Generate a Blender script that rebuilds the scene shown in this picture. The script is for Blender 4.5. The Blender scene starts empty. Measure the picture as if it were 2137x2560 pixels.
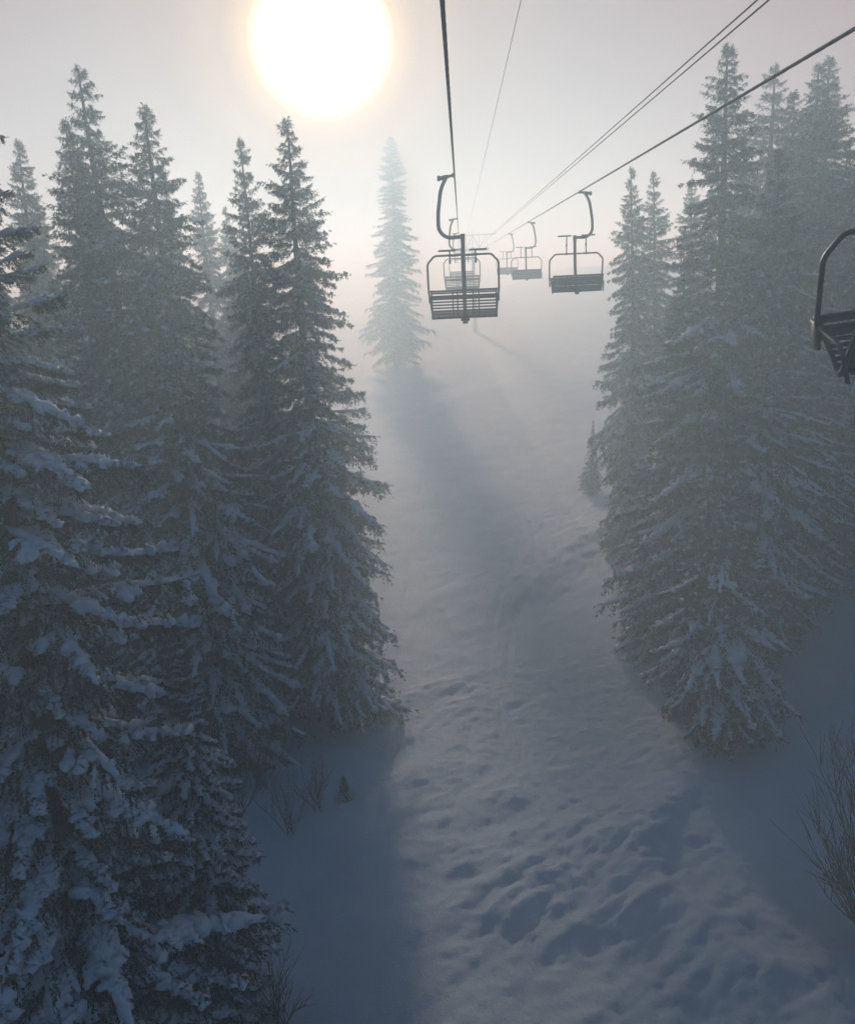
import bpy, math, random
import numpy as np
from mathutils import Matrix, Vector, noise as mnoise

sc = bpy.context.scene
COL = sc.collection
R = math.radians

# ------------------------------------------------------------------ camera
CAM_Z = 9.0                        # the rider sits about 9 m above the snow
cam_d = bpy.data.cameras.new('camera')
cam = bpy.data.objects.new('camera', cam_d)
COL.objects.link(cam)
cam_d.sensor_fit = 'VERTICAL'
cam_d.sensor_height = 24.0
cam_d.lens = 24.0 * 887 / 1024
cam_d.clip_start = 0.05
cam_d.clip_end = 2000
CAM_M = Matrix.Translation((0, 0, CAM_Z)) @ Matrix.Rotation(R(90 - 13.5), 4, 'X') @ Matrix.Rotation(R(-2.6), 4, 'Z')
cam.matrix_world = CAM_M
sc.camera = cam
CR = CAM_M.to_3x3()

def ray(px, py):
    """direction with camera depth 1 through a point of the 854 x 1024 frame"""
    return CR @ Vector(((px - 427) / 887, (512 - py) / 887, -1))

def at(px, py, Y):
    d = ray(px, py)
    return Vector((0, 0, CAM_Z)) + d * (Y / d.y)

# ------------------------------------------------------------------ light
SUN = ray(321, 41).normalized()
elev = math.asin(SUN.z)
azim = math.atan2(SUN.x, SUN.y)
world = bpy.data.worlds.new('World')
sc.world = world
world.use_nodes = True
nt = world.node_tree
for n in list(nt.nodes): nt.nodes.remove(n)
def N(tree, t, **kw):
    n = tree.nodes.new(t)
    for k, v in kw.items(): setattr(n, k, v)
    return n
sky = N(nt, 'ShaderNodeTexSky', sky_type='NISHITA')
sky.sun_disc = False
sky.sun_elevation = elev
sky.sun_rotation = azim
sky.air_density = 1.0
sky.dust_density = .05
sky.ozone_density = 3.0
bg = N(nt, 'ShaderNodeBackground'); bg.inputs['Strength'].default_value = 0.05
veil = N(nt, 'ShaderNodeMix', data_type='RGBA', blend_type='MULTIPLY')   # thin warm cloud drawn over the sky
veil.inputs['Factor'].default_value = 1
veil.inputs['B'].default_value = (.10, .04, .02, 1)
nt.links.new(sky.outputs[0], veil.inputs['A']); nt.links.new(veil.outputs['Result'], bg.inputs['Color'])
# the sun as it burns through the cloud: a blown disc and the aureole round it
geo = N(nt, 'ShaderNodeTexCoord')
dot = N(nt, 'ShaderNodeVectorMath', operation='DOT_PRODUCT')
nrm = N(nt, 'ShaderNodeVectorMath', operation='NORMALIZE')
nt.links.new(geo.outputs['Generated'], nrm.inputs[0])
nt.links.new(nrm.outputs[0], dot.inputs[0])
dot.inputs[1].default_value = SUN
acos = N(nt, 'ShaderNodeMath', operation='ARCCOSINE')
nt.links.new(dot.outputs['Value'], acos.inputs[0])
ramp = N(nt, 'ShaderNodeValToRGB')
dv = N(nt, 'ShaderNodeMath', operation='DIVIDE')
dv.inputs[1].default_value = math.pi
nt.links.new(acos.outputs[0], dv.inputs[0])
nt.links.new(dv.outputs[0], ramp.inputs[0])
cr = ramp.color_ramp
cr.interpolation = 'EASE'
AUR = [(0.0, (7, 6.5, 5.7)), (2.35, (7, 6.5, 5.7)), (3.15, (3.2, 2.5, 1.6)), (4.0, (1.0, .58, .22)), (5.6, (.48, .20, .04)), (9, (.26, .04, .0)),
       (15, (.20, .0, .0)), (26, (.22, .0, .0)), (45, (.10, .02, .02)), (75, (.0, .078, .22)), (180, (.0, .078, .22))]
while len(cr.elements) > 1: cr.elements.remove(cr.elements[-1])
for i, (deg, c) in enumerate(AUR):
    e = cr.elements[0] if i == 0 else cr.elements.new(deg / 180)
    e.position = deg / 180
    e.color = (*[v / 7 for v in c], 1)
bg2 = N(nt, 'ShaderNodeBackground'); bg2.inputs['Strength'].default_value = 7.0
nt.links.new(ramp.outputs[0], bg2.inputs['Color'])
add = N(nt, 'ShaderNodeAddShader')
out = N(nt, 'ShaderNodeOutputWorld')
nt.links.new(bg.outputs[0], add.inputs[0]); nt.links.new(bg2.outputs[0], add.inputs[1])
nt.links.new(add.outputs[0], out.inputs['Surface'])

sun_d = bpy.data.lights.new('sun', 'SUN')
sun_d.energy = 4.4
sun_d.angle = R(3.5)          # the disc is spread by the fog
sun_d.color = (0.90, 0.985, 0.95)
sun = bpy.data.objects.new('sun', sun_d)
COL.objects.link(sun)
sun.rotation_euler = (-SUN).to_track_quat('-Z', 'Y').to_euler()
sun.location = SUN * 60 + Vector((0, 0, 12))

sc.view_settings.view_transform = 'Standard'
sc.view_settings.look = 'None'
sc.view_settings.gamma = 1
sc.view_settings.exposure = -0.10
sc.view_settings.use_curve_mapping = False
sc.cycles.max_bounces = 4
sc.cycles.diffuse_bounces = 2
sc.cycles.glossy_bounces = 1
sc.cycles.volume_bounces = 1
sc.cycles.use_denoising = True
sc.cycles.use_adaptive_sampling = False

# ------------------------------------------------------------------ helpers
def link(o, parent=None):
    COL.objects.link(o)
    if parent is not None: o.parent = parent
    return o

def tag(o, label=None, cat=None, group=None, kind=None):
    if label: o['label'] = label
    if cat: o['category'] = cat
    if group: o['group'] = group
    if kind: o['kind'] = kind
    return o

def empty(name, loc, rz=0):
    o = bpy.data.objects.new(name, None)
    o.location = loc; o.rotation_euler = (0, 0, rz)
    o.empty_display_size = .3
    return link(o)

def np_mesh(name, V, F, mats, smooth=False, fm=None):
    """V (n,3), F (m,3) or (m,4)"""
    me = bpy.data.meshes.new(name)
    V = np.ascontiguousarray(V, dtype=np.float32); F = np.ascontiguousarray(F, dtype=np.int32)
    k = F.shape[1]
    me.vertices.add(len(V)); me.vertices.foreach_set('co', V.ravel())
    me.loops.add(F.size); me.loops.foreach_set('vertex_index', F.ravel())
    me.polygons.add(len(F))
    me.polygons.foreach_set('loop_start', np.arange(0, F.size, k, dtype=np.int32))
    me.polygons.foreach_set('use_smooth', np.full(len(F), smooth))
    if fm is not None: me.polygons.foreach_set('material_index', fm.astype(np.int32))
    for m in (mats if isinstance(mats, (list, tuple)) else [mats]): me.materials.append(m)
    me.update(calc_edges=True)
    return me

def obj(name, me, parent=None, **kw):
    o = bpy.data.objects.new(name, me)
    link(o, parent)
    tag(o, **kw)
    return o

class MB:
    """gathers bars, tubes and boxes into one mesh"""
    def __init__(s): s.v = []; s.f = []
    def tube(s, pts, r, seg=8, closed_ends=True, rs=None):
        pts = [Vector(p) for p in pts]; n = len(pts); b = len(s.v)
        up = None
        for i, p in enumerate(pts):
            t = (pts[min(i + 1, n - 1)] - pts[max(i - 1, 0)]).normalized()
            if up is None:
                a = Vector((0, 0, 1)) if abs(t.z) < .9 else Vector((0, 1, 0))
                up = (a - t * a.dot(t)).normalized()
            else:
                up = (up - t * up.dot(t)).normalized()
            sd = t.cross(up)
            rr = rs[i] if rs is not None else r
            for k in range(seg):
                a = 2 * math.pi * k / seg
                s.v.append(p + up * (rr * math.cos(a)) + sd * (rr * math.sin(a)))
        for i in range(n - 1):
            for k in range(seg):
                k2 = (k + 1) % seg
                s.f.append((b + i * seg + k, b + i * seg + k2, b + (i + 1) * seg + k2, b + (i + 1) * seg + k))
        if closed_ends:
            s.f.append(tuple(b + k for k in range(seg))[::-1])
            s.f.append(tuple(b + (n - 1) * seg + k for k in range(seg)))
        return s
    def box(s, c, size, M=None, bev=0.0):
        b = len(s.v); c = Vector(c)
        hx, hy, hz = [q / 2 for q in size]
        if bev:                                   # chamfered box: 24 vertices
            P = []
            for sx in (-1, 1):
                for sy in (-1, 1):
                    for sz in (-1, 1):
                        P.append((sx * hx, sy * (hy - bev), sz * (hz - bev)))
                        P.append((sx * (hx - bev), sy * hy, sz * (hz - bev)))
                        P.append((sx * (hx - bev), sy * (hy - bev), sz * hz))
            import bmesh
            bm = bmesh.new()
            for p in P: bm.verts.new(p)
            bmesh.ops.convex_hull(bm, input=bm.verts)
            bm.verts.ensure_lookup_table(); bm.verts.index_update()
            vv = [v.co.copy() for v in bm.verts]; ff = [tuple(v.index for v in f.verts) for f in bm.faces]
            bm.free()
        else:
            vv = [Vector((sx * hx, sy * hy, sz * hz)) for sx in (-1, 1) for sy in (-1, 1) for sz in (-1, 1)]
            ff = [(0, 1, 3, 2), (4, 6, 7, 5), (0, 4, 5, 1), (2, 3, 7, 6), (0, 2, 6, 4), (1, 5, 7, 3)]
        for v in vv: s.v.append((M @ v if M is not None else v) + c)
        for f in ff: s.f.append(tuple(b + i for i in f))
        return s
    def mesh(s, name, mat, smooth=False):
        me = bpy.data.meshes.new(name)
        me.from_pydata([tuple(v) for v in s.v], [], s.f)
        me.materials.append(mat)
        if smooth:
            me.polygons.foreach_set('use_smooth', [True] * len(me.polygons))
        me.update()
        return me

def fillet(pts, rad, n=5):
    """rounds the corners of a polyline"""
    pts = [Vector(p) for p in pts]; o = [pts[0]]
    for i in range(1, len(pts) - 1):
        a, b, c = pts[i - 1], pts[i], pts[i + 1]
        r1 = min(rad, (a - b).length * .48, (c - b).length * .48)
        p, q = b + (a - b).normalized() * r1, b + (c - b).normalized() * r1
        for k in range(n + 1):
            t = k / n
            o.append(p.lerp(b, t).lerp(b.lerp(q, t), t))
    o.append(pts[-1])
    return o

# ------------------------------------------------------------------ materials
def new_mat(name):
    m = bpy.data.materials.new(name); m.use_nodes = True
    b = m.node_tree.nodes['Principled BSDF']
    return m, m.node_tree, b

def noise_mat(name, c1, c2, scale, rough=.6, bump=0., bscale=None, metallic=0., coord='Object', detail=4):
    m, t, b = new_mat(name)
    tc = N(t, 'ShaderNodeTexCoord')
    no = N(t, 'ShaderNodeTexNoise'); no.inputs['Scale'].default_value = scale; no.inputs['Detail'].default_value = detail
    t.links.new(tc.outputs[coord], no.inputs['Vector'])
    rp = N(t, 'ShaderNodeValToRGB')
    rp.color_ramp.elements[0].position = .35; rp.color_ramp.elements[0].color = (*c1, 1)
    rp.color_ramp.elements[1].position = .65; rp.color_ramp.elements[1].color = (*c2, 1)
    t.links.new(no.outputs['Fac'], rp.inputs[0]); t.links.new(rp.outputs[0], b.inputs['Base Color'])
    b.inputs['Roughness'].default_value = rough; b.inputs['Metallic'].default_value = metallic
    if bump:
        n2 = N(t, 'ShaderNodeTexNoise'); n2.inputs['Scale'].default_value = bscale or scale * 3; n2.inputs['Detail'].default_value = 5
        t.links.new(tc.outputs[coord], n2.inputs['Vector'])
        bp = N(t, 'ShaderNodeBump'); bp.inputs['Distance'].default_value = bump
        t.links.new(n2.outputs['Fac'], bp.inputs['Height']); t.links.new(bp.outputs[0], b.inputs['Normal'])
    return m

M_STEEL = noise_mat('painted_steel', (.030, .036, .040), (.050, .057, .062), 9, rough=.5, bump=.002, bscale=60)
M_GALV = noise_mat('galvanised_steel', (.16, .17, .18), (.24, .25, .26), 4, rough=.55)
M_ROPE = noise_mat('wire_rope', (.022, .024, .026), (.045, .047, .05), 30, rough=.9)
M_WOOD = noise_mat('weathered_slat', (.045, .042, .040), (.075, .068, .062), 12, rough=.7, bump=.003, bscale=50)
M_BARK = noise_mat('bark', (.045, .033, .025), (.09, .07, .055), 8, rough=.9, bump=.02, bscale=20)
M_TWIG = noise_mat('bare_twig', (.035, .028, .025), (.07, .06, .055), 15, rough=.9)

def needle_mat():
    m, t, b = new_mat('spruce_needles')
    tc = N(t, 'ShaderNodeTexCoord'); g = N(t, 'ShaderNodeNewGeometry')
    no = N(t, 'ShaderNodeTexNoise'); no.inputs['Scale'].default_value = 1.7; no.inputs['Detail'].default_value = 5
    t.links.new(g.outputs['Position'], no.inputs['Vector'])
    rp = N(t, 'ShaderNodeValToRGB')
    rp.color_ramp.elements[0].position = .35; rp.color_ramp.elements[0].color = (.010, .024, .018, 1)
    rp.color_ramp.elements[1].position = .68; rp.color_ramp.elements[1].color = (.022, .044, .032, 1)
    t.links.new(no.outputs['Fac'], rp.inputs[0])
    # rime caught by some of the needles
    n2 = N(t, 'ShaderNodeTexNoise'); n2.inputs['Scale'].default_value = 9; n2.inputs['Detail'].default_value = 6
    t.links.new(g.outputs['Position'], n2.inputs['Vector'])
    r2 = N(t, 'ShaderNodeValToRGB')
    r2.color_ramp.elements[0].position = .52; r2.color_ramp.elements[0].color = (0, 0, 0, 1)
    r2.color_ramp.elements[1].position = .70; r2.color_ramp.elements[1].color = (.10, .10, .10, 1)
    t.links.new(n2.outputs['Fac'], r2.inputs[0])
    mx = N(t, 'ShaderNodeMix', data_type='RGBA')
    t.links.new(r2.outputs[0], mx.inputs['Factor']); t.links.new(rp.outputs[0], mx.inputs['A'])
    mx.inputs['B'].default_value = (.38, .44, .48, 1)
    t.links.new(mx.outputs['Result'], b.inputs['Base Color'])
    b.inputs['Roughness'].default_value = .75
    return m
M_NEEDLE = needle_mat()

def snow_mat(name, scale, dist):
    m, t, b = new_mat(name)
    g = N(t, 'ShaderNodeNewGeometry')
    b.inputs['Base Color'].default_value = (.72, .78, .83, 1)
    b.inputs['Roughness'].default_value = .65
    n2 = N(t, 'ShaderNodeTexNoise'); n2.inputs['Scale'].default_value = scale; n2.inputs['Detail'].default_value = 8; n2.inputs['Roughness'].default_value = .7
    t.links.new(g.outputs['Position'], n2.inputs['Vector'])
    bp = N(t, 'ShaderNodeBump'); bp.inputs['Distance'].default_value = dist; bp.inputs['Strength'].default_value = 1.0
    t.links.new(n2.outputs['Fac'], bp.inputs['Height']); t.links.new(bp.outputs[0], b.inputs['Normal'])
    return m
M_SNOW = snow_mat('snow_on_boughs', 14, .03)

# ------------------------------------------------------------------ terrain
def sstep(a, b, x):
    t = np.clip((x - a) / (b - a), 0, 1); return t * t * (3 - 2 * t)

def vnoise(x, y, seed=0):
    """smooth value noise on arrays"""
    xi = np.floor(x).astype(np.int64); yi = np.floor(y).astype(np.int64)
    fx = x - xi; fy = y - yi
    fx = fx * fx * (3 - 2 * fx); fy = fy * fy * (3 - 2 * fy)
    def h(a, b):
        n = (a * 374761393 + b * 668265263 + seed * 1442695041) & 0x7fffffff
        n = ((n ^ (n >> 13)) * 1274126177) & 0x7fffffff
        n = n ^ (n >> 16)
        return (n & 0xffff) / 65535.0
    return (h(xi, yi) * (1 - fx) + h(xi + 1, yi) * fx) * (1 - fy) + (h(xi, yi + 1) * (1 - fx) + h(xi + 1, yi + 1) * fx) * fy

def fbm(x, y, oct=4, seed=0):
    a = 1; s = 0; w = 0
    for o in range(oct):
        s = s + a * (vnoise(x * 2 ** o + 13.7 * o, y * 2 ** o - 7.1 * o, seed + o) - .5); w += a; a *= .5
    return s / w * 2

# crest of ploughed-up snow along the right of the piste (points on the ground)
CREST = None
def ground_base(x, y):
    x = np.asarray(x, float); y = np.asarray(y, float)
    z = 8.6 * sstep(14, 150, y) * .55 + 8.6 * .45 * np.clip((y - 18) / 130, 0, 1)
    z = z - 3.0 * sstep(160, 320, y)
    z = z + .22 * np.clip(x - 5.6, 0, 20) * sstep(8, 19, y) + .10 * np.clip(-x - 4.5, 0, 20)
    z = z + .35 * fbm(x * .09, y * .07, 3, 3)
    return z

def seg_dist(x, y, pts):
    best = np.full(np.shape(x), 1e9); side = np.zeros(np.shape(x)); al = np.zeros(np.shape(x)); acc = 0
    for (x0, y0), (x1, y1) in zip(pts[:-1], pts[1:]):
        dx, dy = x1 - x0, y1 - y0; L = math.hypot(dx, dy)
        t = np.clip(((x - x0) * dx + (y - y0) * dy) / (L * L), 0, 1)
        d = np.hypot(x - x0 - t * dx, y - y0 - t * dy)
        sg = np.sign((x - x0) * dy - (y - y0) * dx)
        m = d < best
        best = np.where(m, d, best); side = np.where(m, sg, side); al = np.where(m, acc + t * L, al)
        acc += L
    return best, side, al

def on_ground(px, py):
    """ground point under a frame point (bisection on the base terrain)"""
    d = ray(px, py); lo, hi = 5.0, 150.0
    for _ in range(50):
        m = (lo + hi) / 2
        p = Vector((0, 0, CAM_Z)) + d * m
        if p.z > float(ground_base(p.x, p.y)): lo = m
        else: hi = m
    return p

CREST = [tuple(on_ground(*q)[:2]) for q in [(690, 770), (672, 800), (640, 850), (655, 880), (700, 925), (740, 960), (790, 990), (820, 1020), (850, 1075)]]
CREST2 = [tuple(on_ground(*q)[:2]) for q in [(640, 845), (600, 862), (560, 880), (520, 905)]]
CREST3 = [tuple(on_ground(*q)[:2]) for q in [(630, 505), (600, 530), (560, 555), (530, 590)]]

def ground(x, y):
    z = ground_base(x, y)
    x = np.asarray(x, float); y = np.asarray(y, float)
    near = np.clip(1 - (y - 20) / 45, 0, 1)
    # wind-packed and skied texture
    wx = x + 1.6 * fbm(x * .22 + 9, y * .22, 2, 101); wy = y + 1.6 * fbm(x * .22, y * .22 + 5, 2, 103)
    rough = sstep(.0, .6, fbm(x * .16 + 5, y * .12, 3, 21) + .25)
    piste = np.exp(-((x - 3.0 - .02 * y) / 5.5) ** 2)
    z = z + near * (.025 + .035 * piste * rough) * fbm((wx * .8 + wy * .6) * .8, (-wx * .6 + wy * .8) * 1.5, 5, 5)
    z = z + near * .02 * piste * rough * fbm(x * 4.5, y * 3.2, 3, 9)
    z = z + near * .010 * np.abs(fbm(x * 6.1 + y, y * 5.2, 3, 15)) * (.4 + piste) + near * .022 * np.maximum(fbm(x * 2.2, y * 5.5 + x, 3, 17), 0) * (.3 + piste)
    z = z + near * .020 * fbm(x * 7.3, y * 8.1, 2, 19) * (.3 + piste)
    z = z + near * .045 * (.3 + piste) * (1 - np.abs(fbm((wx * .8 + wy * .6) * .45 + 4, (-wx * .6 + wy * .8) * .85, 5, 23))) ** 3 * rough
    # long shallow ripples across the slope
    u = y + .35 * x + 1.2 * fbm(x * .2, y * .2, 2, 31)
    z = z + near * .02 * piste * np.sin(u * 2.1) * (.5 + .5 * fbm(x * .3, y * .3, 2, 40))
    for pts, hh, ww in ((CREST, .27, .65), (CREST2, .13, .5), (CREST3, .22, 1.2)):
        d, sd, al = seg_dist(x + .35 * fbm(x * .8, y * .8, 3, 50), y + .35 * fbm(x * .8, y * .8, 3, 60), pts)
        prof = np.where(sd > 0, np.exp(-(d / (ww * 1.6)) ** 2), np.exp(-(d / (ww * .55)) ** 2))
        z = z + hh * prof * (.7 + .6 * fbm(al * .5, al * 0 + 3, 2, 70))
        chop = np.exp(-(d / (ww * 2.6)) ** 2)
        uu, vv = x * .75 + y * .66, -x * .66 + y * .75
        z = z + .045 * chop * fbm(uu * 1.3, vv * 5.5, 4, 80) + .03 * chop * np.abs(fbm(x * 7, y * 7, 2, 90))
    # ski tracks
    for k, (x0, a, b, ph) in enumerate(((1.6, .9, .17, .0), (2.0, .9, .17, .25), (-.4, .6, .22, 2.2), (-1.4, .15, .1, 1))):
        xc = x0 + a * np.sin(y * b * 1.4 + ph) + .03 * y
        z = z - .03 * near * np.exp(-((x - xc) / .08) ** 2)
    return z

def G(x, y): return float(ground(np.array([x]), np.array([y]))[0])

def axis(segs):
    o = []
    for a, b, st in segs: o += list(np.arange(a, b, st))
    return np.array(o + [segs[-1][1]])
gx = axis([(-230, -60, 10), (-60, -16, 1.6), (-16, -5, .3), (-5, 11, .07), (11, 26, .3), (26, 60, 2), (60, 230, 10)])
gy = axis([(-120, 0, 8), (0, 5, .6), (5, 21, .07), (21, 50, .17), (50, 110, .6), (110, 330, 6)])
X, Y = np.meshgrid(gx, gy)
Z = ground(X, Y)
V = np.stack([X, Y, Z], -1).reshape(-1, 3)
nx, ny = len(gx), len(gy)
ii = (np.arange(ny - 1)[:, None] * nx + np.arange(nx - 1)[None, :]).ravel()
F = np.stack([ii, ii + 1, ii + nx + 1, ii + nx], -1)

def ground_mat():
    m, t, b = new_mat('slope_snow')
    g = N(t, 'ShaderNodeNewGeometry')
    mp = N(t, 'ShaderNodeMapping'); mp.inputs['Scale'].default_value = (1, .7, 1); mp.inputs['Rotation'].default_value = (0, 0, .4)
    t.links.new(g.outputs['Position'], mp.inputs['Vector'])
    no = N(t, 'ShaderNodeTexNoise'); no.inputs['Scale'].default_value = 1.1; no.inputs['Detail'].default_value = 8
    t.links.new(mp.outputs[0], no.inputs['Vector'])
    rp = N(t, 'ShaderNodeValToRGB')
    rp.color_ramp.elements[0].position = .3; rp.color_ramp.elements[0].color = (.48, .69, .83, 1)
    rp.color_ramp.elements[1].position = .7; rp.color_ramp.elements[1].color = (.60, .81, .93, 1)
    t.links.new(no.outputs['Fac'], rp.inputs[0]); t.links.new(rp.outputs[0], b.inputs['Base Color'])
    b.inputs['Roughness'].default_value = .65
    b.inputs['Specular IOR Level'].default_value = .3
    n2 = N(t, 'ShaderNodeTexNoise'); n2.inputs['Scale'].default_value = 7; n2.inputs['Detail'].default_value = 12; n2.inputs['Roughness'].default_value = .82
    t.links.new(mp.outputs[0], n2.inputs['Vector'])
    bp = N(t, 'ShaderNodeBump'); bp.inputs['Distance'].default_value = .10; bp.inputs['Strength'].default_value = 1.0
    t.links.new(n2.outputs['Fac'], bp.inputs['Height']); t.links.new(bp.outputs[0], b.inputs['Normal'])
    return m
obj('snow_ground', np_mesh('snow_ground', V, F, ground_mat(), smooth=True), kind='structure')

# ------------------------------------------------------------------ haze
HZ = MB().box((0, 105, 9.3), (480, 470, 25.0))
hm = bpy.data.materials.new('haze'); hm.use_nodes = True
ht = hm.node_tree
for n in list(ht.nodes): ht.nodes.remove(n)
pv = N(ht, 'ShaderNodeVolumePrincipled')
pv.inputs['Color'].default_value = (.70, .91, 1.0, 1)      # scatters blue a little more than red
pv.inputs['Absorption Color'].default_value = (1, 1, 1, 1)
pv.inputs['Density'].default_value = .0185
pv.inputs['Anisotropy'].default_value = .45
ho = N(ht, 'ShaderNodeOutputMaterial')
ht.links.new(pv.outputs[0], ho.inputs['Volume'])
hm.cycles.homogeneous_volume = True
obj('haze', HZ.mesh('haze', hm), kind='stuff')

# ------------------------------------------------------------------ spruces
def unit(a): return a / np.maximum(np.linalg.norm(a, axis=-1, keepdims=True), 1e-9)

def tufts(P0, D, L, S, step, tl, per, rng):
    """needle triangles along curved twigs. P0 start, D unit direction, L length, S sag at the tip"""
    n = np.maximum((L / step).astype(int), 2)
    idx = np.repeat(np.arange(len(L)), n * per)
    t = rng.random(len(idx)) * 1.02
    l = L[idx][:, None]; tt = t[:, None]
    down = np.array([0, 0, -1.0])
    C = P0[idx] + D[idx] * l * tt + down * (S[idx][:, None] * tt ** 2)
    T = unit(D[idx] * l + down * (2 * S[idx][:, None] * tt))
    rnd = rng.normal(size=(len(idx), 3))
    Rr = unit(rnd - T * (rnd * T).sum(-1, keepdims=True))
    w = step * .75
    q = tl * (.75 + .5 * rng.random((len(idx), 1))) * (1 - .35 * tt)
    A = C - T * w; B = C + T * w * .6; E = C + Rr * q + T * q * .9
    Vv = np.stack([A, B, E], 1).reshape(-1, 3)
    return Vv

def ribbons(P, W, H, K, rng, lump=.35):
    """lumpy snow loads along paths. P (n,m,3), W,H (n,m) half width and height"""
    n, m, _ = P.shape
    T = unit(np.gradient(P, axis=1))
    up = np.array([0, 0, 1.0]); S = unit(np.cross(T, up) + 1e-6); U = np.cross(S, T)
    lum = 1 + lump * (rng.random((n, m)) * 2 - 1)
    W = W * lum; H = H * (1 + lump * (rng.random((n, m)) * 2 - 1))
    th = np.arange(K) / K * 2 * np.pi
    c, s = np.cos(th), np.sin(th); s = np.where(s > 0, s, s * .35)
    jit = 1 + .22 * (rng.random((n, m, K)) * 2 - 1)
    Vv = P[:, :, None, :] + S[:, :, None, :] * (W[:, :, None] * c * jit)[..., None] + U[:, :, None, :] * (H[:, :, None] * s * jit)[..., None]
    Vv = Vv.reshape(-1, 3)
    base = (np.arange(n)[:, None, None] * m + np.arange(m - 1)[None, :, None]) * K
    k = np.arange(K)[None, None, :]; k2 = (k + 1) % K
    F = np.stack([base + k, base + k2, base + K + k2, base + K + k], -1).reshape(-1, 4)
    return Vv, F

def bough(seed, L=2.5, rise=.1, droop=.35, curtain=.22, hi=True, snow=1.0, layered=False):
    """one spruce bough: needle triangles and its snow. x runs outward"""
    rng = np.random.default_rng(seed)
    def stem(s, lat=0):
        s = np.asarray(s, float)
        x = L * s; z = L * (rise * s - droop * s ** 2 + .30 * droop * s ** 5)
        y = L * .05 * np.sin(s * 3 + seed)
        return np.stack([x, y + 0 * s, z], -1)
    n2 = 46 if hi else 30
    s2 = np.sort(rng.uniform(.06, .985, n2)); side = np.where(np.arange(n2) % 2 == 0, 1, -1.0)
    wid = (.16 + .95 * np.sin(np.clip(s2 * 1.15 + .12, 0, 1) * math.pi) ** .8) * .36
    L2 = L * wid * rng.uniform(.7, 1.15, n2) * (1 - .35 * s2)
    ang = np.radians(rng.uniform(42, 68, n2)) * (1 - .55 * s2)
    D2 = np.stack([np.cos(ang), np.sin(ang) * side, -.10 + rng.uniform(-.14, .10, n2)], -1); D2 = unit(D2)
    P2 = stem(s2); S2 = L2 * rng.uniform(.2, .5 if droop < .4 else .85, n2)
    parts = []
    step, tl, per = (.026, .034, 2) if hi else (.055, .085, 1)
    if L < 2: step, tl = step * .55, tl * .75
    parts.append(tufts(P2, D2, L2, S2, step, tl, per, rng))
    # the leader
    sl = np.linspace(0, .95, 8)
    Pl = stem(sl); Dl = stem(sl + .14) - Pl; Ll = np.linalg.norm(Dl, axis=1)
    parts.append(tufts(Pl, unit(Dl), Ll, Ll * 0, step, tl, per, rng))
    # hanging sprays under the stem and under the side twigs
    n3 = 150 if hi else 90
    k = rng.integers(0, n2, n3); t3 = rng.uniform(.15, 1, n3)
    P3 = P2[k] + D2[k] * (L2[k] * t3)[:, None] - np.array([0, 0, 1.]) * (S2[k] * t3 ** 2)[:, None]
    L3 = curtain * rng.uniform(.4, 1.25, n3) * (L / 2.5)
    D3 = unit(D2[k] * .55 + np.stack([rng.uniform(-.1, .4, n3), rng.uniform(-.3, .3, n3), -rng.uniform(.3, 1.3, n3)], -1))
    parts.append(tufts(P3, D3, L3, L3 * .3, step, tl, per, rng))
    # short upward shoots
    n4 = 26 if hi else 12
    k = rng.integers(0, n2, n4); t4 = rng.uniform(.3, 1, n4)
    P4 = P2[k] + D2[k] * (L2[k] * t4)[:, None] - np.array([0, 0, 1.]) * (S2[k] * t4 ** 2)[:, None]
    D4 = unit(D2[k] + np.stack([rng.uniform(0, .5, n4), rng.uniform(-.4, .4, n4), rng.uniform(0, .5, n4)], -1))
    parts.append(tufts(P4, D4, np.full(n4, .12 * L / 2.5), np.zeros(n4), step, tl, per, rng))
    NV = np.concatenate(parts)
    # snow: a lumpy roll on the stem plus pads on the side twigs
    SV = []; SF = []; off = 0; q = L / 2.5; qw = q ** .6
    if snow > .4:
        m = 26 if hi else 12; K = 10 if hi else 6
        s = np.linspace(.10, .99, m)[None, :]
        P = stem(s[0])[None] + np.array([0, 0, .02])
        prof = np.sin(np.clip((s - .06) / .96, 0, 1) * math.pi) ** .45
        beads = .75 + .35 * np.abs(np.sin(s * (9 + seed % 5) + seed))
        W = .115 * prof * beads * qw * (1.2 - .5 * s) * min(1.15, snow); Hh = .10 * prof * beads * qw * min(1.2, snow)
        v, f = ribbons(P, W, Hh, K, rng, .22); SV.append(v); SF.append(f); off += len(v)
    cnt = max(3, int(n2 * min(.85, .50 * snow)))
    pick = rng.choice(n2, cnt, replace=False)
    m = 10 if hi else 5
    t0 = rng.uniform(0, .45, cnt)[:, None, None] * (1 if snow < .9 else .4); t1 = t0 + rng.uniform(.26, .52, cnt)[:, None, None]
    t = t0 + (np.minimum(t1, .98) - t0) * np.linspace(0, 1, m)[None, :, None]
    l = L2[pick][:, None, None]
    P = P2[pick][:, None] + D2[pick][:, None] * l * t - np.array([0, 0, 1.]) * S2[pick][:, None, None] * t ** 2 + np.array([0, 0, .02])
    P = P + (rng.random(P.shape) - .5) * .035 * qw
    tq = np.linspace(0, 1, m)[None, :]
    prof = np.clip(np.sin(np.clip(tq * .94 + .05, 0, 1) * math.pi), .04, 1) ** .5
    sz = rng.uniform(.5, 1.5, (cnt, 1)) * qw * (.8 + .45 * snow)
    W = .088 * sz * prof; Hh = .07 * sz * prof
    v, f = ribbons(P, W, Hh, 8 if hi else 5, rng, .38)
    SV.append(v); SF.append(f + off)
    return NV, np.concatenate(SV), np.concatenate(SF)

def tri_faces(n): return np.arange(n, dtype=np.int32).reshape(-1, 3)

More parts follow.
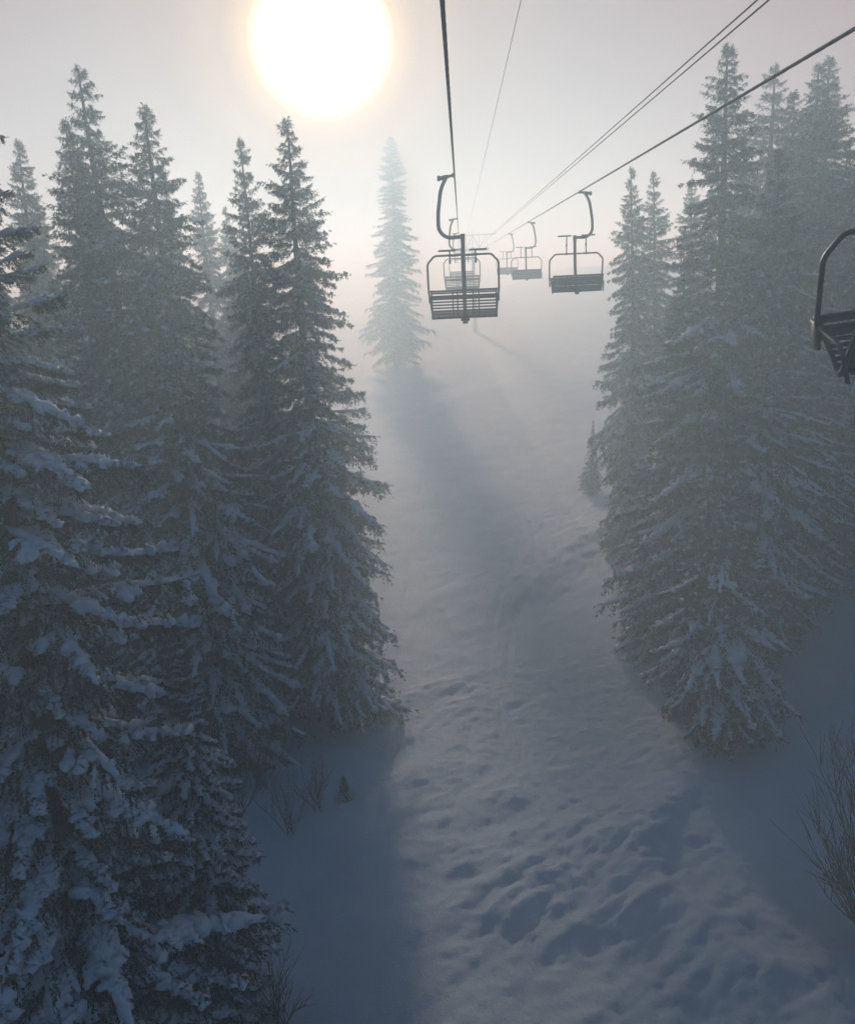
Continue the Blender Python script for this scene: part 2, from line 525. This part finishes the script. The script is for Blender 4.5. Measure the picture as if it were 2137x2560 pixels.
def bough_plan(rng, H, Rad, skirt=.03, spacing=.30, shape=.8, per=6, top_pow=1.0, ragged=.25):
    """positions of the boughs of one spruce: (z, azimuth, length, class, pitch)"""
    out = []; z = H * skirt + .15
    lobes = rng.uniform(0, 6.28, 3)
    while z < H * .985:
        t = z / H
        r = Rad * (1 - t) ** shape * (1 + .12 * math.sin(z * 1.3 + lobes[0]))
        r *= 1 if t > .22 else .62 + 1.73 * t
        r = max(r, .16 + .10 * (1 - t))
        k = per if t < .9 else max(4, per - 2)
        a0 = rng.uniform(0, 6.28)
        for i in range(k):
            a = a0 + i * 2 * math.pi / k + rng.uniform(-.3, .3)
            f = 1 + rng.uniform(-ragged, ragged * .6) + .12 * math.sin(2 * a + lobes[1] + z * .4)
            ln = r * f
            cls = 2 if t > .80 else (3 if ln < 1.2 else (1 if t > .42 else 0))
            pitch = {3: rng.uniform(-.15, .30), 0: rng.uniform(-.05, .30), 1: rng.uniform(-.18, .22), 2: rng.uniform(-.5, .1) * min(1, max(0, t - .7) / .2) }[cls]
            out.append((z + rng.uniform(-.12, .12), a, ln, cls, pitch))
        z += spacing * (1 if t < .7 else .75) * rng.uniform(.8, 1.15) * (H / 16) ** .5
    # leader tuft
    for i in range(5):
        out.append((H * .985 - .02 * i, i * 1.26 + .4, .22, 2, -1.15))
    return out

def trunk_mesh(H, r0=.19, seed=0):
    rng = np.random.default_rng(seed)
    mb = MB()
    zs = np.linspace(-.4, H * .985, 14)
    mb.tube([(.03 * math.sin(z * .7 + seed), .03 * math.cos(z * .5), z) for z in zs], 0, 9, rs=[r0 * (1 - max(z, 0) / H) ** .9 + .012 for z in zs])
    return mb.mesh('trunk', M_BARK, True)

BT = {}
def templates(hi, snow_set):
    key = (hi, snow_set)
    own = {2: .55, 3: .95} if hi else {}
    if key not in BT:
        BT[key] = {}
        for cls, (rise, droop, cur, sn) in {0: (.02, .42, .28, 1.30), 1: (.06, .30, .26, .78), 2: (.18, .16, .16, .10), 3: (.06, .30, .18, .36)}.items():
            BT[key][cls] = [bough(100 * cls + v + (7 if hi else 0), 2.5 if cls < 2 else 1.15, rise, droop, cur, hi, own.get(cls, sn) * snow_set) for v in range(4)]
    return BT[key]

def joined_crown(seed, H, Rad, snow_set=1.0, **kw):
    rng = np.random.default_rng(seed)
    TT = templates(False, snow_set)
    NVs, SVs, SFs, off = [], [], [], 0
    for (z, a, ln, cls, pitch) in bough_plan(rng, H, Rad, **kw):
        nv, sv, sf = TT[cls][rng.integers(0, 4)]
        L0 = 2.5 if cls < 2 else 1.15
        s = ln / L0
        mir = -1 if rng.random() < .5 else 1
        ca, sa, cp, sp = math.cos(a), math.sin(a), math.cos(pitch), math.sin(pitch)
        Ry = np.array([[cp, 0, sp], [0, 1, 0], [-sp, 0, cp]])
        Rz = np.array([[ca, -sa, 0], [sa, ca, 0], [0, 0, 1]])
        sy = max(s, .55 * s + .25) * mir
        A = Rz @ Ry @ np.diag([s, sy, max(s, .5 * s + .3)])
        NVs.append(nv @ A.T + [0, 0, z])
        SVs.append(sv @ A.T + [0, 0, z + .01]); SFs.append(sf + off); off += len(sv)
    NV = np.concatenate(NVs)
    cm = np_mesh('crown', NV, tri_faces(len(NV)), M_NEEDLE)
    sm = np_mesh('snow_cover', np.concatenate(SVs), np.concatenate(SFs), M_SNOW, smooth=True)
    return cm, sm

# crown variants: (H, radius, ...)
VARS = {
    'tall_a': dict(seed=11, H=12.5, Rad=2.1, shape=.62, per=8),
    'tall_b': dict(seed=12, H=12.5, Rad=1.9, shape=.55, per=7, ragged=.38),
    'tall_c': dict(seed=13, H=12.5, Rad=2.3, shape=.72, per=8, ragged=.32),
    'column': dict(seed=14, H=13, Rad=1.7, shape=.50, per=7),
    'low': dict(seed=15, H=7.5, Rad=1.8, shape=.66, per=8, ragged=.3, snow_set=1.1),
    'sparse': dict(seed=16, H=12, Rad=1.9, shape=.9, per=6, ragged=.35),
}
VM = {}
lrng = random.Random(9)
def variant(k):
    if k not in VM:
        d = VARS[k]
        cm, sm = joined_crown(**d)
        VM[k] = (cm, sm, trunk_mesh(d['H'], .2, d['seed']))
    return VM[k]

def spruce(kind, top, label, group, width=1.0, rz=0.0, lean=0.0, name='spruce_tree'):
    """a spruce whose tip stands at the point top"""
    gz = G(top.x, top.y) - .1
    H = top.z - gz
    o = empty(name, (top.x, top.y, gz), rz)
    tag(o, label, 'tree', group)
    s = H / VARS[kind]['H']
    o.scale = (s * width, s * width, s)
    o.rotation_euler = (lrng.uniform(-.03, .03), lrng.uniform(-.03, .03), rz)
    cm, sm, tm = variant(kind)
    obj('trunk', tm, o); obj('crown', cm, o); obj('snow_cover', sm, o, kind='stuff')
    return o

GL = 'spruces along the left edge of the piste'
GRR = 'spruces along the right edge of the piste'
GF = 'spruces fading into the fog'
# (kind, top px, top py, distance, width, rz, label, group)
TREES = [
 ('tall_a', 291, 117, 24.8, .92, .3, 'tall dark snow-laden spruce right at the left edge of the piste, directly below the sun', GL),
 ('tall_b', 246, 134, 26.0, .72, 1.3, 'slim spruce with a ragged tip just left of the big one below the sun', GL),
 ('tall_b', 102, 68, 23.5, 1.0, 2.2, 'tallest spruce of the left stand, narrow lumpy tip above its two neighbours', GL),
 ('tall_c', 71, 122, 25.5, .80, .9, 'pointed spruce leaning on the left flank of the tallest one of the left stand', GL),
 ('tall_a', 149, 105, 22.5, 1.0, 4.0, 'broad spruce with spreading upper boughs right of the tallest one of the left stand', GL),
 ('tall_c', 198, 173, 38.0, .8, 3.1, 'pale thin spruce in the gap between the left stand and the pair below the sun', GF),
 ('tall_a', 228, 206, 44.0, .8, 5.1, 'faintest small spruce top peeping out in the gap left of them', GF),
 ('tall_c', 6, 140, 31.0, .9, 2.6, 'pale spruce at the left picture edge behind the near snow-covered boughs', GF),
 ('tall_b', 44, 200, 33.0, .9, .2, 'misty spruce low between the left picture edge and the left stand', GF),
 ('column', 385, 136, 74.0, 1.2, .5, 'ghostly columnar spruce standing alone in the fog left of the lift ropes', GF),
 ('tall_c', 723, 41, 27.0, 1.05, 1.1, 'tallest spruce on the right, its layered top crossed by the right-hand haul rope', GRR),
 ('tall_a', 637, 166, 35.0, .72, 2.0, 'foremost misty spruce at the left end of the right-hand wood, beside the dark chair', GRR),
 ('tall_b', 663, 170, 37.0, .8, .7, 'thin spire-topped spruce just right of the misty end spruce of the right-hand wood', GF),
 ('tall_c', 697, 178, 36.0, .85, 3.7, 'thin spruce top squeezed against the left flank of the tallest right-hand spruce', GF),
 ('tall_b', 768, 62, 34.0, 1.15, 4.1, 'pale spruce with a drooping tip behind the shoulder of the tallest right-hand spruce', GF),
 ('tall_c', 798, 88, 32.0, 1.15, 5.5, 'misty spruce in the row between the pale drooping tip and the twin tips', GF),
 ('tall_a', 822, 60, 33.0, 1.15, .8, 'left one of the two misty twin-topped spruces near the right picture edge', GF),
 ('tall_c', 839, 57, 34.0, 1.15, 2.9, 'right one of the two misty twin-topped spruces near the right picture edge', GF),
 ('tall_b', 780, 150, 26.5, .95, .4, 'dark broad spruce filling the middle of the right-hand wood under the twin tips', GRR),
 ('tall_a', 872, 120, 31.0, .95, 1.9, 'dark spruce behind the nearest chair at the right picture edge', GRR),
 ('tall_a', 672, 262, 28.0, .95, 3.9, 'dark spruce wedged low between the misty end spruce and the tallest one on the right', GRR),
 ('tall_b', 815, 210, 29.0, 1.1, 5.9, 'dark spruce below the twin tips, just left of the nearest chair', GRR),
 ('low', 728, 395, 22.6, 1.0, .6, 'snow-loaded spruce with flat layered boughs standing foremost on the right edge of the piste', GRR),
 ('low', 782, 470, 27.0, .95, 2.1, 'shorter snow-capped spruce right behind the foremost layered one', GRR),
 ('low', 680, 420, 29.5, .95, 4.4, 'hazy spruce at the left foot of the right-hand wood above the foremost layered one', GRR),
 ('low', 652, 515, 28.0, .8, 1.4, 'little spruce with one big clump of snow at the left foot of the right-hand wood', GRR),
 ('sparse', 590, 420, 42.0, 1.2, 3.3, 'small pale spruce standing out alone at the right edge of the foggy slope', GF),
 ('low', 838, 330, 30.5, .95, 2.8, 'dark bushy spruce below the nearest chair at the right picture edge', GRR),
]
for (k, px, py, d, w, rz, lab, grp) in TREES:
    if d < 30: d *= .75
    elif d < 50: d = 22.5 + (d - 30) * 1.1
    spruce(k, at(px, py, d), lab, grp, w, rz)
# deeper in the wood, mostly behind the others, and the wood beside the lift
frng = random.Random(4)
for (x, y, h) in [(-7.5, 25, 11), (-10.5, 22, 12), (-13, 27, 13), (-5.6, 31, 10.5), (-9, 33, 12), (-12.5, 36, 13), (-16, 31, 13)]:
    spruce(frng.choice(['tall_a', 'tall_b', 'tall_c']), Vector((x, y, G(x, y) + h)), 'spruce deep in the left wood, almost hidden behind its front row', 'spruces hidden deep in the left wood', .95, frng.uniform(0, 6))
for (x, y, h) in [(12.5, 26, 11), (15.5, 22, 12), (11.5, 33, 11), (16, 30, 12), (13.8, 17.5, 11), (17, 26, 13)]:
    spruce(frng.choice(['tall_a', 'tall_b', 'tall_c']), Vector((x, y, G(x, y) + h)), 'spruce deep in the right wood, almost hidden behind its front row', 'spruces hidden deep in the right wood', .95, frng.uniform(0, 6))
for (x, y, h) in [(-9.5, 12.5, 12), (-8.5, 6.5, 11), (-7.5, 1.5, 12), (-8.5, -4, 11), (12.5, 9, 12), (11, 2, 11), (13, -5, 12)]:
    spruce(frng.choice(['tall_a', 'tall_b', 'tall_c']), Vector((x, y, G(x, y) + h)), 'spruce standing beside the lift outside the picture', 'spruces beside the lift', .95, frng.uniform(0, 6))

for (px, py, h, lab) in [(612, 548, 1.4, 'tiny dark spruce top sticking out of the snow at the foot of the right-hand wood'),
                         (638, 582, 1.5, 'stubby snow-clumped spruce left of the foremost layered spruce'),
                         (622, 560, .8, 'seedling spruce on the sunlit crest left of the foremost layered spruce'),
                         (345, 800, .5, 'seedling spruce alone on the snow right of the bare shrubs')]:
    p = on_ground(px, py)
    spruce('low', Vector((p.x, p.y, G(p.x, p.y) + h)), lab, 'spruce seedlings on the slope', 1.5, px)

# ---- near spruces: every bough is a part of its own
def near_spruce(top, H, Rad, label, seed, zmin=0., rz=0., **kw):
    gz = top.z - H
    o = empty('spruce_tree', (top.x, top.y, gz), rz)
    tag(o, label, 'tree', 'near spruces at the lower left')
    obj('trunk', trunk_mesh(H, .2, seed), o)
    rng = np.random.default_rng(seed)
    key = ('m', 1)
    if key not in BT:
        TT = templates(True, 1.0); BT[key] = {}
        for c in TT:
            BT[key][c] = [(np_mesh('bough', nv, tri_faces(len(nv)), M_NEEDLE), np_mesh('snow_load', sv, sf, M_SNOW, smooth=True)) for nv, sv, sf in TT[c]]
    TM = BT[key]
    plan = bough_plan(rng, H, Rad, **kw)
    for (z, a, ln, cls, pitch) in plan:
        if z < zmin: continue
        b, s_ = TM[cls][rng.integers(0, 4)]
        s = ln / (2.5 if cls < 2 else 1.15)
        sy = max(s, .55 * s + .3) * (-1 if rng.random() < .5 else 1)
        ob = obj('bough', b, o)
        ob.location = (0, 0, z); ob.rotation_euler = (0, pitch, a); ob.scale = (s, sy, max(s, .5 * s + .35))
        os_ = obj('snow_load', s_, ob, kind='stuff')
    return o

tA = at(-62, 70, 8.0)
near_spruce(tA, tA.z - G(tA.x, tA.y), 1.95, 'nearest big spruce at the left picture edge, its long drooping boughs heavy with snow', 5, rz=.4, shape=.55, per=6, spacing=.36, ragged=.35)
tB = at(171, 628, 9.6)
near_spruce(tB, tB.z - G(tB.x, tB.y) + .1, 1.05, 'young spruce with a thin forked tip standing in front at the lower left', 6, rz=1.0, shape=.75, per=8, spacing=.24)

# ------------------------------------------------------------------ bare shrubs
def shrub_mesh(seed, H, spread, n, r0=.012, depth=3):
    rng = random.Random(seed); mb = MB()
    def grow(p, d, L, r, lev):
        pts = [p]; q = p; dd = d
        for i in range(4):
            dd = (dd + Vector((rng.uniform(-.12, .12), rng.uniform(-.12, .12), rng.uniform(-.03, .12)))).normalized()
            q = q + dd * L / 4; pts.append(q)
        mb.tube(pts, r, 4, rs=[r * (1 - .2 * i) + .0012 for i in range(5)], closed_ends=False)
        if lev > 0:
            for i in range(rng.randint(3, 5)):
                k = rng.randint(1, 4)
                nd = (dd + Vector((rng.uniform(-.6, .6), rng.uniform(-.6, .6), rng.uniform(-.1, .4)))).normalized()
                grow(pts[k], nd, L * rng.uniform(.45, .7), r * .55, lev - 1)
    for i in range(n):
        a = rng.uniform(0, 6.28); s = rng.uniform(.1, spread)
        grow(Vector((rng.uniform(-.1, .1), rng.uniform(-.1, .1), -.05)), Vector((math.cos(a) * s, math.sin(a) * s, 1)).normalized(), H * rng.uniform(.4, .62), r0 * rng.uniform(.7, 1.2), depth - 1)
    return mb.mesh('branches', M_TWIG, True)
SH = [shrub_mesh(1, 2.7, .8, 40, .015), shrub_mesh(2, 1.4, .8, 9, .008), shrub_mesh(3, 1.6, .5, 10, .008)]
SHRUBS = [
 (0, 868, 940, 1.15, 'large bare shrub fanning out its twigs at the right picture edge'),
 (2, 858, 800, 1.2, 'bare twigs of the shrub behind the large one at the right picture edge'),
 (1, 280, 1030, .9, 'bare forked shrub on the snow at the bottom beside the young spruce'),
 (1, 318, 812, .9, 'thin bare shrub at the snow edge below the big left spruce'),
 (2, 262, 790, 1.1, 'bare shrub in the dark hollow left of the snow edge'),
 (1, 240, 815, 1.0, 'low bare shrub in the hollow beside the young spruce'),
 (2, 290, 835, .8, 'small bare shrub in front of the hollow at the left snow edge'),
 (1, 225, 770, 1.1, 'bare shrub at the back of the dark hollow under the left spruces'),
]
for (k, px, py, s, lab) in SHRUBS:
    p = on_ground(px, py)
    o = empty('bare_shrub', (p.x, p.y, G(p.x, p.y)), px * .37)
    o.scale = (s, s, s)
    tag(o, lab, 'shrub', 'bare shrubs poking through the snow')
    obj('branches', SH[k], o)

# ------------------------------------------------------------------ lift line
VP = ray(460, 262)
CX, CY = CR @ Vector((1, 0, 0)), CR @ Vector((0, 1, 0))
ORI = Vector((0, 0, CAM_Z))
def line_pt(ox, oy, d): return ORI + VP * d + CX * ox + CY * oy
DIR = VP.normalized()

def rope_mesh(ox, oy, r, d0, d1, strands=6, fine_to=28, name='rope'):
    """laid wire rope: a six-lobed section that twists along its run"""
    ds = list(np.arange(d0, fine_to, .03)) + list(np.linspace(fine_to, d1, 40))
    ds = np.array(ds)
    P0 = np.array(line_pt(ox, oy, 0)); D = np.array(VP)
    T = D / np.linalg.norm(D); S = np.cross(T, [0, 0, 1]); S /= np.linalg.norm(S); U = np.cross(S, T)
    K = 18 if strands else 6
    th = np.arange(K) / K * 2 * np.pi
    tw = ds[:, None] * 2 * np.pi / .16
    rr = r * (1 + .13 * np.cos(strands * (th[None] - tw))) if strands else np.full((len(ds), K), r)
    V = P0 + D * ds[:, None, None] + S * (rr * np.cos(th))[..., None] + U * (rr * np.sin(th))[..., None]
    n = len(ds)
    b = (np.arange(n - 1)[:, None] * K); k = np.arange(K)[None]; k2 = (k + 1) % K
    F = np.stack([b + k, b + k2, b + K + k2, b + K + k], -1).reshape(-1, 4)
    return np_mesh(name, V.reshape(-1, 3), F, M_ROPE, smooth=True)

LX, LY, RX, RY = -.10, 1.43, 2.65, 1.57
obj('haul_rope', rope_mesh(LX, LY, .0135, .5, 112), label='thick steel haul rope running overhead and away from the top centre, carrying the ascending chairs', cat='rope', group='haul ropes of the lift')
obj('haul_rope', rope_mesh(RX, RY, .0135, .5, 112), label='thick steel haul rope crossing the upper right corner lowest, carrying the descending chairs', cat='rope', group='haul ropes of the lift')
obj('signal_cable', rope_mesh(2.33, 2.06, .0075, .5, 92, 0), label='upper left strand of the thin twin cables above the right-hand haul rope', cat='cable', group='twin thin cables')
obj('signal_cable', rope_mesh(2.385, 2.03, .0075, .5, 92, 0), label='lower right strand of the thin twin cables above the right-hand haul rope', cat='cable', group='twin thin cables')
obj('guard_wire', rope_mesh(.68, 2.95, .0045, .5, 92, 0), label='single hair-thin wire descending from the top centre between the two haul ropes', cat='wire')

# chair, origin at the rope, facing +Y
def chair_parts(bar_z, bar_y, t_top, t_bot, t_y, post=((-1.5, -.01), (-1.9, -.03), (-2.30, -.02))):
    c = .09; hw = .60; P = {}
    g = MB()
    g.tube([(-.02, -.13, 0), (-.02, -.08, 0), (-.02, .08, 0), (-.02, .13, 0)], 0, 8, rs=[.018, .03, .03, .018])
    g.tube([(.0, 0, 0), (-.10, 0, -.015)], 0, 8, rs=[.026, .022]); g.tube([(-.10, 0, -.015), (-.20, 0, -.035), (-.24, 0, -.04)], 0, 8, rs=[.03, .038, .03])
    g.box((-.262, 0, -.04), (.05, .085, .085), bev=.012)
    P['grip'] = ('grip', g, True, [()])
    h = MB(); h.tube(fillet([(-.14, 0, -.03), (-.235, 0, -.20), (-.297, 0, -.60), (-.297, 0, -.86), (-.17, 0, -.985), (.12, 0, -.975)], .12, 6), .031, 10)
    P['hanger'] = ('hanger_arm', h, True, [()])
    p = MB(); p.tube([(.10, 0, -.93), (.10, 0, -.97), (.10, 0, -1.12), *[(.10, py_, pz_) for pz_, py_ in post]], 0, 10, rs=[.04, .041] + [.034] * (1 + len(post)))
    pe = post[-1]
    p.box((.10, pe[1] + .01, pe[0] - .03), (.15, .07, .05), bev=.01)
    p.box((.10, pe[1] + .02, pe[0] - .075), (.09, .06, .045), bev=.01)
    P['post'] = ('center_post', p, True, [()])
    # hoop over the riders: pivots at the sides of the seat
    b = MB()
    b.tube(fillet([(c - hw + .03, -.02, -1.98), (c - hw + .005, .0, -1.86), (c - hw, bar_y * .9, bar_z - .13), (c - hw + .12, bar_y, bar_z), (c + hw - .12, bar_y, bar_z), (c + hw, bar_y * .9, bar_z - .13), (c + hw - .005, 0, -1.86), (c + hw - .03, -.02, -1.98)], .045, 5), .0175, 9)
    P['hoop'] = ('safety_bar', b, True, [()])
    for i, sx in enumerate((-1, 1)):
        f = MB(); x = c + sx * .217
        f.tube([(x, bar_y + t_y * .1, t_bot), (x, bar_y + t_y, t_top)], .0125, 8)
        f.tube([(x - .15 + sx * .045, bar_y + t_y, t_top + .005), (x + .15 + sx * .045, bar_y + t_y, t_top + .005)], .0165, 8)
        f.box((x, bar_y + .01, bar_z), (.05, .05, .05), bev=.01)
        f.box((x, bar_y + t_y * .2, t_bot + .02 if t_bot < bar_z else (bar_z + t_top) / 2), (.036, .04, .065), bev=.01)
        P['foot%d' % i] = ('footrest', f, True, [()])
    # seat frame and straps
    for q, (x, w) in enumerate(((-.545, .017), (-.19, .012), (-.11, .012), (.15, .012), (.25, .012), (.545, .017))):
        sf = MB(); x += c
        sf.tube(fillet([(x, -.10, -1.84), (x, -.045, -2.27), (x, .0, -2.30), (x, .42, -2.20)], .05, 4), w, 6)
        P['strap%d' % q] = ('seat_strap', sf, True, [()])
    for s, sx in enumerate((-1, 1)):
        a = MB(); x = c + sx * .585
        a.tube(fillet([(x, -.10, -1.86), (x, .12, -1.93), (x, .34, -1.98), (x - sx * .02, .38, -2.2)], .06, 4), .014, 7)
        a.box((x, -.04, -1.95), (.025, .10, .18), bev=.008)
        P['arm%d' % s] = ('armrest', a, True, [()])
    top = MB(); top.tube([(c - .57, -.105, -1.845), (c + .57, -.105, -1.845)], .0175, 8)
    P['toprail'] = ('backrest_rail', top, True, [()])
    low = MB(); low.box((c, -.02, -2.285), (1.12, .05, .045), bev=.01)
    P['lowrail'] = ('seat_rail', low, False, [()])
    slat = MB(); slat.box((0, 0, 0), (1.12, .018, .026), bev=.004)
    pos = []
    for k in range(8):
        t = (k + .6) / 8.2
        pos.append(((c, -.10 + .055 * t, -1.85 - .40 * t), .12))
    thick = MB(); thick.box((c, -.096, -1.965), (1.13, .024, .050), bev=.004)
    P['thick'] = ('slat', thick, False, [()])
    P['slat'] = ('slat', slat, False, pos)
    sl2 = MB(); sl2.box((0, 0, 0), (1.12, .046, .018), bev=.004)
    P['seat'] = ('seat_slat', sl2, False, [((c, .045 + .058 * k, -2.275 + .0135 * k), .23) for k in range(7)])
    return P

SEAT_KEYS = ('strap', 'toprail', 'lowrail', 'thick', 'slat', 'seat')
def build_chair(P, fold=0.):
    """fold tips the seat up about the top rail, as on the empty chairs coming down"""
    out = []
    piv = Vector((0, -.10, -1.86)); T = Matrix.Translation(piv) @ Matrix.Rotation(fold, 4, 'X') @ Matrix.Translation(-piv)
    for key, (nm, mb, sm, places) in P.items():
        isseat = fold and key.startswith(SEAT_KEYS)
        if isseat and not places[0]: mb.v = [T @ v for v in mb.v]
        me = mb.mesh(nm, M_WOOD if 'slat' in nm else M_STEEL, sm)
        for pl in places:
            if isseat and pl: pl = (tuple(T @ Vector(pl[0])), pl[1] + fold)
            out.append((nm, me, pl))
    return out
CH_UP = build_chair(chair_parts(-1.265, .03, -1.19, -1.39, .05))
CH_DN = build_chair(chair_parts(-1.34, .16, -.96, -1.34, .06, ((-1.5, .0), (-1.75, .04), (-2.0, .18), (-2.14, .30))), R(36))
def chair(kind, ox, oy, d, rz, label, group, swing=0., side=0.):
    p = line_pt(ox, oy, d)
    o = empty('lift_chair', p, rz)
    o.rotation_euler = (swing, side, rz)
    tag(o, label, 'chair', group)
    for nm, me, pl in kind:
        c = obj(nm, me, o)
        if pl: c.location = pl[0]; c.rotation_euler = (pl[1], 0, 0)
    return o
heading = math.atan2(-DIR.x, DIR.y)
GU, GD = 'empty chairs going up, seen from behind', 'empty chairs coming down on the right'
chair(CH_UP, LX, LY, 14.6, heading, 'dark empty chair nearest in the middle, seen from behind with its slatted backrest', GU)
chair(CH_UP, LX, LY, 29.2, heading, 'greyed-out chair directly behind the nearest middle one, seen through its frame', GU)
chair(CH_UP, LX, LY, 43.8, heading, 'faintest chair of the middle line, almost lost in fog behind the other two', GU)
c1 = chair(CH_DN, RX, RY + .07, 5.0, heading + math.pi, 'near black chair cut off by the right picture edge in front of the dark spruces', GD, swing=R(-3), side=R(6))
chair(CH_DN, RX, RY, 19.9, heading + math.pi, 'dark chair hanging from the right-hand rope just left of the right-hand wood', GD, swing=R(2))
chair(CH_DN, RX, RY, 35.0, heading + math.pi, 'grey foggy chair on the right-hand rope between the dark one and the middle line', GD, swing=R(1))
chair(CH_DN, RX, RY, 49.5, heading + math.pi, 'pale chair on the right-hand rope half hidden by fog, farthest of its line', GD)
# icicle and rime on the near chair
ic = MB(); ic.tube([(.62, .30, -2.15), (.622, .30, -2.20), (.625, .302, -2.27)], 0, 6, rs=[.012, .008, .002])
ic.tube([(.56, .30, -2.15), (.56, .30, -2.20)], 0, 6, rs=[.008, .002])
obj('icicle', ic.mesh('icicle', M_SNOW, True), c1)

# ------------------------------------------------------------------ lift tower in the fog
def tower(d):
    a = line_pt(LX, LY, d); b = line_pt(RX, RY, d)
    m = (a + b) / 2; gz = G(m.x, m.y)
    o = empty('lift_tower', (m.x, m.y, gz), heading)
    tag(o, 'pale lattice-armed lift tower almost dissolved in the fog where the ropes meet', 'lift tower')
    zt = m.z - gz; hw = (b - a).length / 2
    t = MB(); t.tube([(0, 0, -.5), (0, 0, zt * .5), (0, 0, zt + .05)], 0, 16, rs=[.24, .20, .17])
    obj('mast', t.mesh('mast', M_GALV, True), o)
    c = MB(); c.box((0, 0, zt - .22), (2 * hw + .7, .28, .26), bev=.02)
    obj('crossarm', c.mesh('crossarm', M_GALV), o)
    c = MB(); c.box((0, 0, zt + 1.25), (2 * hw + 2.2, .12, .12), bev=.01)
    obj('gantry_beam', c.mesh('gantry_beam', M_GALV), o)
    br = MB()
    for x0, x1 in ((-hw, -hw * .5), (-hw * .5, -hw * .5 + .001), (0, -hw * .5), (0, hw * .5), (hw * .5, hw * .5 + .001), (hw, hw * .5)):
        br.tube([(x0, 0, zt + 1.22), (x1, 0, zt - .1)], .035, 6)
    for x in (-hw - .1, hw + .1): br.tube([(x, 0, zt + 1.22), (x, 0, zt - .1)], .03, 6)
    obj('gantry_brace', br.mesh('gantry_brace', M_GALV), o)
    pk = MB(); pk.tube([(0, 0, zt), (0, 0, zt + 1.6)], .04, 6)
    obj('wire_post', pk.mesh('wire_post', M_GALV), o)
    sh = MB(); sh.tube([(-.03, 0, 0), (-.025, 0, 0), (.025, 0, 0), (.03, 0, 0)], 0, 16, rs=[.15, .19, .19, .15])
    me = sh.mesh('sheave', M_STEEL, True)
    for sx in (-1, 1):
        bm = MB(); bm.box((sx * hw + .06 * sx, 0, zt - .22), (.05, 2.4, .12), bev=.01)
        obj('sheave_beam', bm.mesh('sheave_beam', M_GALV), o)
        for k in range(4):
            s = obj('sheave', me, o); s.location = (sx * hw, -.9 + .6 * k, zt - .215)
tower(92)
